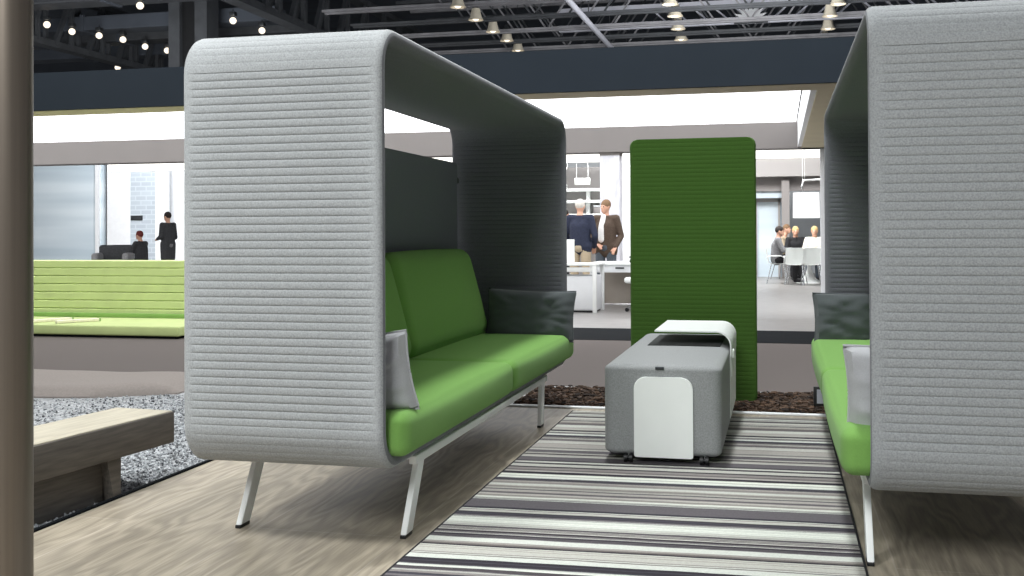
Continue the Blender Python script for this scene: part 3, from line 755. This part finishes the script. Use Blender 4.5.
sn = thing('green_divider', 'tall green ribbed felt screen standing in the planter behind the ottoman', 'screen', (-.59, 7.9, 0))
def rib_screen(w, z0, z1, t, r, pitch):
    bm = B(); zs = []; n = int((z1-z0)/pitch)
    rows = []
    prof = (0, .08, .25, .5, .75, .92)
    zl = [(z0+(z1-z0)*(i+p)/n, abs(2*p-1)**5) for i in range(n) for p in prof] + [(z1, 1)]
    for z, g in zl:
        hw = w/2
        for zz in (z1-z, z-z0):
            if zz < r: hw = w/2 - r + math.sqrt(max(0, r*r-(r-zz)**2))
        a = .0009*g; e = t/2
        ring = []
        xs = [-hw, -hw+.012, -hw+.03, -hw*.4, 0, hw*.4, hw-.03, hw-.012, hw]; fd = (0, .3, 1, 1, 1, 1, 1, .3, 0)
        for x, f in zip(xs, fd): ring.append(bm.verts.new((x, -(e if 0 < xs.index(x) < 8 else e*.55)+a*f, z)))
        for x, f in zip(xs[::-1], fd): ring.append(bm.verts.new((x, (e if 0 < xs.index(x) < 8 else e*.55)-a*f, z)))
        rows.append(ring)
    m = len(rows[0])
    for a, b in zip(rows, rows[1:]):
        for k in range(m): bm.faces.new((a[k], a[(k+1) % m], b[(k+1) % m], b[k]))
    bm.faces.new(rows[0][::-1]); bm.faces.new(rows[-1]); return bm
link('panel', rib_screen(.885, .012, 1.875, .05, .055, .031), M['screen_green'], sn)
for x in (-.33, .33):
    link('foot', box(B(), x-.03, x+.03, -.16, .16, .006, .02, .004), M['dark_metal'], sn)

sg = thing('info_sign', 'small dark framed sign standing in the mulch beside the right sofa', 'sign', (.372, 7.62, -.03))
link('frame', box(B(), -.15, .15, -.012, .012, .075, .205, .004), M['black_plastic'], sg)
link('face', box(B(), -.128, .128, -.0145, -.011, .094, .186), M['display'], sg, smooth=False)
link('stake', box(B(), -.012, .012, -.008, .008,   .036, .082), M['black_plastic'], sg, smooth=False)

# ------------------------------------------------------------------ ottoman with wrap-around tray
ot = thing('storage_ottoman', 'grey felt ottoman on castors with a white wrap-around tray', 'ottoman', (-.590, 6.58, 0))
b = B(); pad(b, .605, 1.84, .472, (.055, .045, .032), (.004, .004, .003), (10, 18, 8))
for v in b.verts: v.co.z += .284; v.co.y += .06
link('body', b, M['pouf'], ot)
b = B(); pts = rrect(.303, .415, (.01, .01, .06, .06), 6)
prism(b, pts, lambda u, v, d: (u+.008, d, v+.250), -.876, -.860)
bmesh.ops.bevel(b, geom=[e for e in b.edges if abs(e.verts[0].co.y-e.verts[1].co.y) < 1e-6], offset=.002, segments=1, affect='EDGES')
link('front_panel', b, M['white_plastic'], ot)
link('tag', box(B(), -.033, .012, -.868, -.858, .495, .511, .002), M['dark_metal'], ot)
link('recess_pad', box(B(), -.185, .250, .10, .80, .516, .526, .004), M['recess'], ot)
# tray: sheet bent over the right edge and down the side
y0, y1 = .09, .90
R = .09; cx, cz = .316-R, .615-R
pr = [(-.140, .615)] + [(cx+R*math.sin(a*PI/16), cz+R*math.cos(a*PI/16)) for a in range(9)] + [(.311, .4), (.310, .25), (.309, .10)]
b = B(); tt = .008
ins = []
for i, (x, z) in enumerate(pr):
    a = pr[max(0, i-1)]; c = pr[min(len(pr)-1, i+1)]; dx, dz = c[0]-a[0], c[1]-a[1]; L = math.hypot(dx, dz)
    ins.append((x+dz/L*tt, z-dx/L*tt))
prism(b, pr+ins[::-1], lambda u, v, d: (u, d, v), y0, y1)
link('tray', b, M['white_plastic'], ot)
b = B(); box(b, .308, .330, .15, .23, .45, .50, .006); box(b, .308, .318, .16, .22, .34, .46, .004); link('handle', b, M['white_plastic'], ot)
link('under_frame', box(B(), -.22, .22, -.78, .78, .05, .07, .004), M['white_metal'], ot)
for x in (-.175, .215):
    for y in (-.85, .82):
        cs = link('caster', bar(B(), (x, y, .034), (x, y, .055), .009, 10), M['chrome'], ot)
        b = B(); bar(b, (x-.022, y-.012, .036), (x-.006, y-.012, .036), .024, 16); bar(b, (x+.006, y-.012, .036), (x+.022, y-.012, .036), .024, 16); bar(b, (x-.006, y-.012, .036), (x+.006, y-.012, .036), .010, 10)
        link('wheel', b, M['black_plastic'], cs)

# ------------------------------------------------------------------ left foreground: pole, bench, gravel, mat, lime bench
pc = thing('bronze_pole', 'tall brushed bronze pole at the left edge, nearest to the camera', 'pole', (-1.729, 2.2, 0))
link('shaft', bar(B(), (0, 0, .02), (0, 0, 4.2), .052, 48), M['brushed'], pc)
link('base_flange', bar(B(), (0, 0, 0), (0, 0, .025), .10, 32), M['brushed'], pc)

be = thing('wooden_bench', 'weathered grey wooden bench on the gravel beside the bronze pole', 'bench', (-2.905, 4.9, -.02), math.radians(-5.5))
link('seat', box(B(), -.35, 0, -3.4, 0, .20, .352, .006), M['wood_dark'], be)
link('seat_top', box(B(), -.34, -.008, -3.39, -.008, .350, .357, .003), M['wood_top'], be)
for y in (-.42, -2.9):
    b = B(); v = []
    for z, ya, yb in ((0, y-.0, y+.045), (.20, y-.05, y+.045)):
        for dx, yy in ((-.33, ya), (.0, ya), (.0, yb), (-.33, yb)): v.append(b.verts.new((dx-(.02 if dx > -.1 else 0), yy, z)))
    for f in ((3, 2, 1, 0), (4, 5, 6, 7), (0, 1, 5, 4), (1, 2, 6, 5), (2, 3, 7, 6), (3, 0, 4, 7)): b.faces.new([v[i] for i in f])
    link('leg', b, M['wood_dark'], be, smooth=False)
link('side_board', box(B(), -.10, -.06, -2.9, -.45, 0, .20, .004), M['wood_dark'], be)

L_ = []; rnd = random.Random(5)
for i in range(15000):
    x = -2.97 - abs(rnd.gauss(0, 1))*1.1; y = rnd.uniform(3.4, 7.6); s = rnd.uniform(.005, .016)
    mt = Matrix.Translation((x, y, -.02+s*.4)) @ Matrix.Rotation(rnd.uniform(0, 6), 4, 'Z') @ Matrix.Rotation(rnd.uniform(0, 6), 4, 'X') @ Matrix.Diagonal((s, s*rnd.uniform(.5, 1), s*rnd.uniform(.4, .9), 1))
    L_.append(mt)
o = chips('gravel', L_, OV, OF, M['stone']); tag(o, 'loose silver grey gravel around the wooden bench', 'gravel', kind='stuff')

def mat_bm():
    bm = B(); nx, ny = 60, 22; rows = []
    for i in range(nx+1):
        row = []
        for j in range(ny+1):
            u, v = i/nx, j/ny
            x = -9.5+u*5.0; y = 7.2+.12*noise.noise(Vector((x*1.7, 0, 1)))+v*1.15 + .12*math.sin(x*1.1)*(1-v)
            if u > .9: y += (u-.9)*4*(1-v)*.9
            e = min(1, min(u, 1-u)*14, min(v, 1-v)*6)
            z = .012 + .075*math.sqrt(max(0, 1-(1-e)**2)) + .02*noise.noise(Vector((x*1.2, y*1.5, 3)))*e
            row.append(bm.verts.new((x, y, z-.02)))
        rows.append(row)
    for i in range(nx):
        for j in range(ny): bm.faces.new((rows[i][j], rows[i+1][j], rows[i+1][j+1], rows[i][j+1]))
    # skirt to the ground
    rim = [r[0] for r in rows] + rows[-1][1:] + [r[-1] for r in rows[::-1]][1:] + rows[0][::-1][1:-1]
    low = [bm.verts.new((v.co.x, v.co.y, -.03)) for v in rim]; n = len(rim)
    for k in range(n): bm.faces.new((rim[k], rim[(k+1) % n], low[(k+1) % n], low[k]))
    return bm
o = link('ground_cloth', mat_bm(), M['taupe']); tag(o, 'taupe padded ground cloth lying at the back of the gravel', 'mat')

lg = thing('lime_bench', 'long bright lime green ribbed bench across the aisle at left', 'bench', (-10, 12.3, 0))
link('plinth', box(B(), -8, 3.2, -.78, .7, .002, .03), M['trim_black'], lg, smooth=False)
b = B(); box(b, -8, 3.25, -.82, .75, .03, .145, .02, 3); link('seat', b, M['light_green'], lg)
b = B()
n = 7
zz = [(.145+(.875-.145)*i/n) for i in range(n+1)]
for i in range(n):
    y = .42+.05*i
    pts = [(y, zz[i]), (y-.018, zz[i]+.012), (y-.008, zz[i+1]-.010), (y+.05, zz[i+1]), (y+.22, zz[i+1]), (y+.22, zz[i])]
    prism(b, pts, lambda u, v, d: (d, u, v), -8, 3.25)
link('backrest', b, M['light_green'], lg, smooth=False)
link('backrest_base', box(B(), -8, 3.25, .33, .40, .145, .20, .008), M['lime_dark'], lg)
for k, (x, y, a, l) in enumerate(((-8.75, 11.9, .9, 'left of the two cream wooden slats lying on the lime bench'), (-8.35, 11.86, .75, 'right of the two cream wooden slats lying on the lime bench'))):
    o = thing('wood_offcut', l, 'slat', (x, y, .147), a+.2, 'cream slats on the lime bench')
    link('board', box(B(), -.26, .26, -.045, .045, 0, .035, .008), M['cream_wood'], o)
    link('end_cap', box(B(), .25, .268, -.05, .05, -.0, .04, .004), M['lime_dark'], o)

# ------------------------------------------------------------------ furniture of the far stands
def shell_chair(label, loc, rz, arms=False, group='white chairs around the far table'):
    t = thing('shell_chair', label, 'chair', loc, rz, group)
    b = B(); pts = []
    prof = [(.22, .455), (.20, .47), (.05, .46), (-.12, .455), (-.19, .48), (-.225, .56), (-.25, .70), (-.275, .86)]
    rows = []
    for i, (y, z) in enumerate(prof):
        w = .22 if i < 5 else .215-.01*(i-5)
        rows.append([b.verts.new((w*math.sin(u*PI/2*.999) if False else w*u, y+(.035*u*u if i > 4 else 0), z+(.02*u*u if i <= 4 else 0))) for u in (-1, -.7, -.35, 0, .35, .7, 1)])
    for a, c in zip(rows, rows[1:]):
        for k in range(6): b.faces.new((a[k], a[k+1], c[k+1], c[k]))
    r = bmesh.ops.solidify(b, geom=list(b.faces), thickness=.012)
    link('shell', b, M['white_plastic'], t)
    for x in (-1, 1):
        for y0, y1 in ((.15, .21), (-.13, -.24)):
            link('leg', bar(B(), (x*.16, y0, .45), (x*.22, y1, 0), .011, 10), M['chrome'], t)
    if arms:
        for x in (-1, 1):
            b = B(); tube(b, [(x*.21, .16, .46), (x*.25, .17, .62), (x*.25, .10, .66), (x*.25, -.15, .66), (x*.22, -.24, .62)], .012, 8); link('armrest', b, M['white_plastic'], t)
    return t
shell_chair('white shell chair seen from the side, leftmost at the far table', (-.03, 26.9, 0), math.radians(-90), True)
shell_chair('white armchair with its back to the camera at the far table', (.40, 26.3, 0), math.radians(-10), True)
shell_chair('white chair showing its solid back, right of the other armchair', (.74, 26.25, 0), math.radians(4))
shell_chair('white chair under the blond person in black', (.42, 28.5, 0), math.radians(-175))
shell_chair('white chair under the person in a cream shirt', (.88, 28.15, 0), math.radians(172))
shell_chair('white chair under the person in a beige top', (.12, 29.35, 0), math.radians(-120))
tb = thing('round_table', 'round white pedestal table where the group sits', 'table', (.72, 27.3, 0))
b = B(); lathe(b, [(0, .745), (.44, .745), (.455, .735), (.44, .72), (0, .72)], n=36); link('table_top', b, M['white_plastic'], tb)
b = B(); lathe(b, [(0, 0), (.30, 0), (.28, .02), (.12, .14), (.05, .34), (.05, .72)], n=28); link('pedestal', b, M['white_plastic'], tb)
fl_ = thing('arc_lamp', 'large white drum lamp hanging over the far table', 'lamp', (.63, 26.0, 1.54))
b = B(); lathe(b, [(.30, 0), (.29, .58), (.28, .58), (.29, 0)], n=32); link('lamp_shade', b, M['shade_white'], fl_)
b = B(); tube(b, [(-.07, 0, .56), (-.1, 0, .72), (-.05, 0, .86), (.25, 0, .87), (.5, 0, .87)], .022, 8); link('arm', b, M['white_metal'], fl_)
b = B(); bar(b, (-.08, 0, .8), (-.08, 0, 1.6), .006, 6); bar(b, (-.03, 0, .86), (-.03, 0, 1.6), .006, 6); link('cable', b, M['white_metal'], fl_)

dk = thing('office_desk', 'white desk with a closed pedestal in front of the navy-jacketed man', 'desk', (-3.45, 16.9, 0))
link('desk_top', box(B(), -1.0, .78, -.4, .4, .715, .745, .004), M['white_plastic'], dk)
link('beam', box(B(), -.98, .74, -.38, -.33, .62, .69, .004), M['white_metal'], dk)
for x in (-.97, .74):
    for y in (-.37, .37): link('leg', box(B(), x-.03, x+.03, y-.03, y+.03, 0, .715, .004), M['white_metal'], dk)
pd = thing('pedestal_cabinet', 'white pedestal cabinet under the white desk', 'cabinet', (-3.1, 16.85, 0))
link('body', box(B(), -.45, .40, -.27, .3, .03, .56, .006), M['white_paint'], pd)
link('plinth', box(B(), -.43, .38, -.25, .28, 0, .03), M['black_plastic'], pd, smooth=False)
link('door', box(B(), -.44, .39, -.29, -.272, .045, .55, .004), M['white_paint'], pd)
d2 = thing('office_desk', 'second white desk with a taupe modesty panel right of the pedestal', 'desk', (-2.2, 18.2, 0))
link('desk_top', box(B(), -.77, 1.2, -.75, .4, .70, .735, .004), M['white_plastic'], d2)
link('drawer_box', box(B(), -.74, 1.15, -.72, -.60, .58, .70, .004), M['white_paint'], d2)
link('handle', box(B(), -.33, -.19, -.735, -.72, .64, .665, .004), M['dark_metal'], d2)
link('modesty_panel', box(B(), -.74, 1.15, .36, .385, .02, .70), M['brown_panel'], d2, smooth=False)
for x in (-.72, 1.13):
    for y in (-.68, .36): link('leg', box(B(), x-.028, x+.028, y-.028, y+.028, 0, .70, .004), M['white_metal'], d2)
mo = thing('desk_screen', 'white upright screen on the desk left of the navy-jacketed man', 'screen', (-3.3, 16.75, .745))
link('panel', box(B(), -.3, .24, -.012, .012, .02, .37, .006), M['white_plastic'], mo)
link('foot', box(B(), -.15, .1, -.06, .06, 0, .02, .004), M['white_plastic'], mo)
oc = thing('office_chair', 'office chair mostly hidden behind the green screen', 'chair', (-2.02, 17.0, 0), math.radians(60))
b = B(); pad(b, .46, .44, .09, .035, (0, 0, .01), (6, 6, 3))
for v in b.verts: v.co.z += .48
link('seat', b, M['white_plastic'], oc)
b = B(); pad(b, .42, .06, .52, .025, (0, .01, 0), (6, 3, 6))
for v in b.verts: v.co.z += .86; v.co.y -= .24
link('backrest', b, M['black_cloth'], oc)
link('column', bar(B(), (0, 0, .08), (0, 0, .45), .028, 12), M['chrome'], oc)
for k in range(5):
    a = 2*PI*k/5; o = link('base_arm', sqbar(B(), (0, 0, .09), (.27*math.cos(a), .27*math.sin(a), .065), .035, .03), M['chrome'], oc, smooth=False)
    link('wheel', bar(B(), (.27*math.cos(a)-.015, .27*math.sin(a), .03), (.27*math.cos(a)+.015, .27*math.sin(a), .03), .03, 14), M['black_plastic'], o)
dv = thing('desk_phone', 'small black phone on the second desk by the green screen', 'phone', (-2.25, 17.75, .735))
b = B(); prism(b, [(-.09, 0), (.09, 0), (.09, .07), (-.09, .025)], lambda u, v, d: (d, u, v), -.08, .08); link('base', b, M['black_plastic'], dv, smooth=False)
b = B(); box(b, -.085, -.04, -.09, .10, .075, .10, .01); link('handset', b, M['black_plastic'], dv)

rk = thing('display_rack', 'white display rack with shelves behind the two men', 'rack', (-5.2, 28.2, 0))
for x in (-.9, .42, 1.1): link('upright', box(B(), x-.05, x+.05, -.05, .05, 0, 2.35, .005), M['white_metal'], rk)
for z in (1.3, 1.65, 2.0, 2.3): link('shelf', box(B(), -.95, 1.15, -.2, .2, z, z+.07, .004), M['white_plastic'], rk)
link('back_panel', box(B(), -.9, 1.1, .18, .2, .05, 2.3), M['fascia_grey'], rk, smooth=False)
for i, (x, z, l) in enumerate(((-.55, 2.07, 'left'), (-.15, 1.37, 'lower'), (.75, 1.72, 'right'))):
    o = thing('grey_carton', 'grey box on the display rack, ' + l + ' of three', 'box', (-5.2+x, 28.1, z), 0, 'boxes on the display rack')
    link('carton', box(B(), -.16, .16, -.1, .1, 0, .2, .006), M['fascia_dark'], o); link('lid', box(B(), -.165, .165, -.105, .105, .17, .21, .004), M['wall_grey'], o)
hs = thing('hanging_sign', 'white blank sign box hanging above the display rack', 'sign', (-4.9, 28, 2.47))
link('panel', box(B(), -.2, .2, -.03, .03, 0, .17, .006), M['white_plastic'], hs)
b = B(); bar(b, (-.15, 0, .16), (-.15, 0, .7), .006, 6); bar(b, (.15, 0, .16), (.15, 0, .7), .006, 6); link('wire', b, M['white_metal'], hs)
for i, (x, l) in enumerate(((-5.62, 'leftmost'), (-5.35, 'middle'), (-4.35, 'rightmost'))):
    o = thing('pendant_wire', 'thin white looping cable lamp above the rack, ' + l + ' of three', 'lamp', (x, 28.0, 2.2), 0, 'looping cable lamps')
    b = B(); tube(b, [(.06*math.sin(k*1.1), 0, .05+k*.1) for k in range(11)], .012, 6); link('cable', b, M['white_plastic'], o)
    b = B(); ball(b, (0, 0, .03), .035, 10, 8); link('bulb', b, M['shade_white'], o)
# seating and box at far left
ac = thing('grey_armchair', 'low grey armchair in front of the seated person at left', 'armchair', (-15.9, 24.0, 0), math.radians(20))
b = B(); pad(b, .8, .7, .3, .06, (0, 0, .02), (6, 6, 4))
for v in b.verts: v.co.z += .46
link('seat', b, M['grey_cloth'], ac)
b = B(); pad(b, .8, .2, .4, .07, (0, .02, 0), (6, 4, 5))
for v in b.verts: v.co.z += .78; v.co.y += .3
link('backrest', b, M['charcoal_cloth'], ac)
for x in (-1, 1):
    b = B(); pad(b, .16, .72, .2, .06, (0, 0, .01), (4, 6, 4))
    for v in b.verts: v.co.z += .68; v.co.x += x*.36
    link('armrest', b, M['grey_cloth'], ac)
for x in (-.33, .33):
    for y in (-.28, .28): link('leg', bar(B(), (x, y, 0), (x, y, .32), .02, 10), M['black_plastic'], ac)
st_ = thing('low_stool', 'low stool under the seated person at left', 'stool', (-15.95, 25.3, 0))
b = B(); pad(b, .4, .4, .1, .04, (0, 0, .01), (5, 5, 3))
for v in b.verts: v.co.z += .40
link('seat', b, M['black_cloth'], st_)
for x in (-.15, .15):
    for y in (-.15, .15): link('leg', bar(B(), (x, y, 0), (x, y, .36), .015, 8), M['black_plastic'], st_)
pn = thing('dark_plate', 'small dark plate fixed on the pale brick panel at left', 'sign', (-21.15, 33.265, 1.75))
link('plate', box(B(), -.2, .2, -.015, .015, 0, .12, .006), M['dark_metal'], pn); link('edge', box(B(), -.22, .22, 0, .035, -.02, .14, .004), M['black_plastic'], pn)

# ------------------------------------------------------------------ light
def area(name, loc, target, size, power, color=(1, 1, 1)):
    l = bpy.data.lights.new(name, 'AREA'); l.shape = 'SQUARE'; l.size = size; l.energy = power; l.color = color
    o = bpy.data.objects.new(name, l); COL.objects.link(o); o.location = loc
    o.rotation_euler = (Vector(target)-Vector(loc)).to_track_quat('-Z', 'Y').to_euler(); return o
sp = bpy.data.lights.new('key_spot_left', 'SPOT'); sp.energy = 2200; sp.spot_size = math.radians(50); sp.spot_blend = .7; sp.shadow_soft_size = .9; sp.color = (.98, 1, .985)  # added unseen spot, cone narrowed to spare the right seat
so = bpy.data.objects.new('key_spot_left', sp); COL.objects.link(so); so.location = (-4.4, .6, 7.6)
so.rotation_euler = (Vector((-2.9, 3.6, 0))-Vector(so.location)).to_track_quat('-Z', 'Y').to_euler()
area('front_fill', (-1.2, -6.0, 6.8), (-.8, 5.5, 1), 3.0, 720, (.97, 1, 1))  # unseen area light added on the camera side to light front faces
area('hall_light_aisle', (-1.0, 6.8, 8.5), (-.55, 6.6, 0), 0.6, 560, (.97, 1, 1))
area('hall_light_left', (-9, 9.5, 8.5), (-8, 9.5, 0), 3, 420, (1, .99, .97))
area('hall_light_right', (3, 9, 8.5), (2.5, 9, 0), 3, 200, (1, .99, .97))
area('far_fill', (-4, 27.5, 4.6), (-4, 28, 0), 3, 560)  # added area light, out of view, to brighten the far stands
area('far_fill_right', (.4, 26.0, 4.6), (.3, 26.5, 0), 2, 420)  # unseen fill added above the canopy line to brighten the far table
area('far_fill_left', (-18, 28, 5), (-20, 33, 1), 4, 850)  # added fill without a visible lamp, lifts the far left glass wall
area('roof_fill_right', (-1, 34, 5.5), (-3, 42, 9.5), 6, 800)  # unseen upward light added to lift the roof trusses
w = bpy.data.worlds.new('World'); SC.world = w; w.use_nodes = True
bg = w.node_tree.nodes['Background']; bg.inputs['Color'].default_value = (.93, .96, 1, 1); bg.inputs['Strength'].default_value = .25

# ------------------------------------------------------------------ camera
f, th, roll, pitch = 1100.0, math.atan2(266, 1100), .0046, .010
F = Vector((-math.sin(th)*math.cos(pitch), math.cos(th)*math.cos(pitch), math.sin(pitch)))
R0 = Vector((math.cos(th), math.sin(th), 0)); U0 = R0.cross(F)
r_ = R0*math.cos(roll)-U0*math.sin(roll); u_ = R0*math.sin(roll)+U0*math.cos(roll)
cam = bpy.data.cameras.new('Camera'); co = bpy.data.objects.new('Camera', cam); COL.objects.link(co)
mw = Matrix((r_, u_, -F)).transposed().to_4x4(); mw.translation = (0, 0, 1.2); co.matrix_world = mw
cam.sensor_fit = 'HORIZONTAL'; cam.sensor_width = 36; cam.lens = f/1024*36; cam.shift_y = -64.8/1024
cam.clip_start = .05; cam.clip_end = 300
SC.camera = co
SC.view_settings.view_transform = 'Standard'; SC.view_settings.look = 'None'; SC.view_settings.gamma = 1; SC.view_settings.exposure = 0
SC.view_settings.use_curve_mapping = False
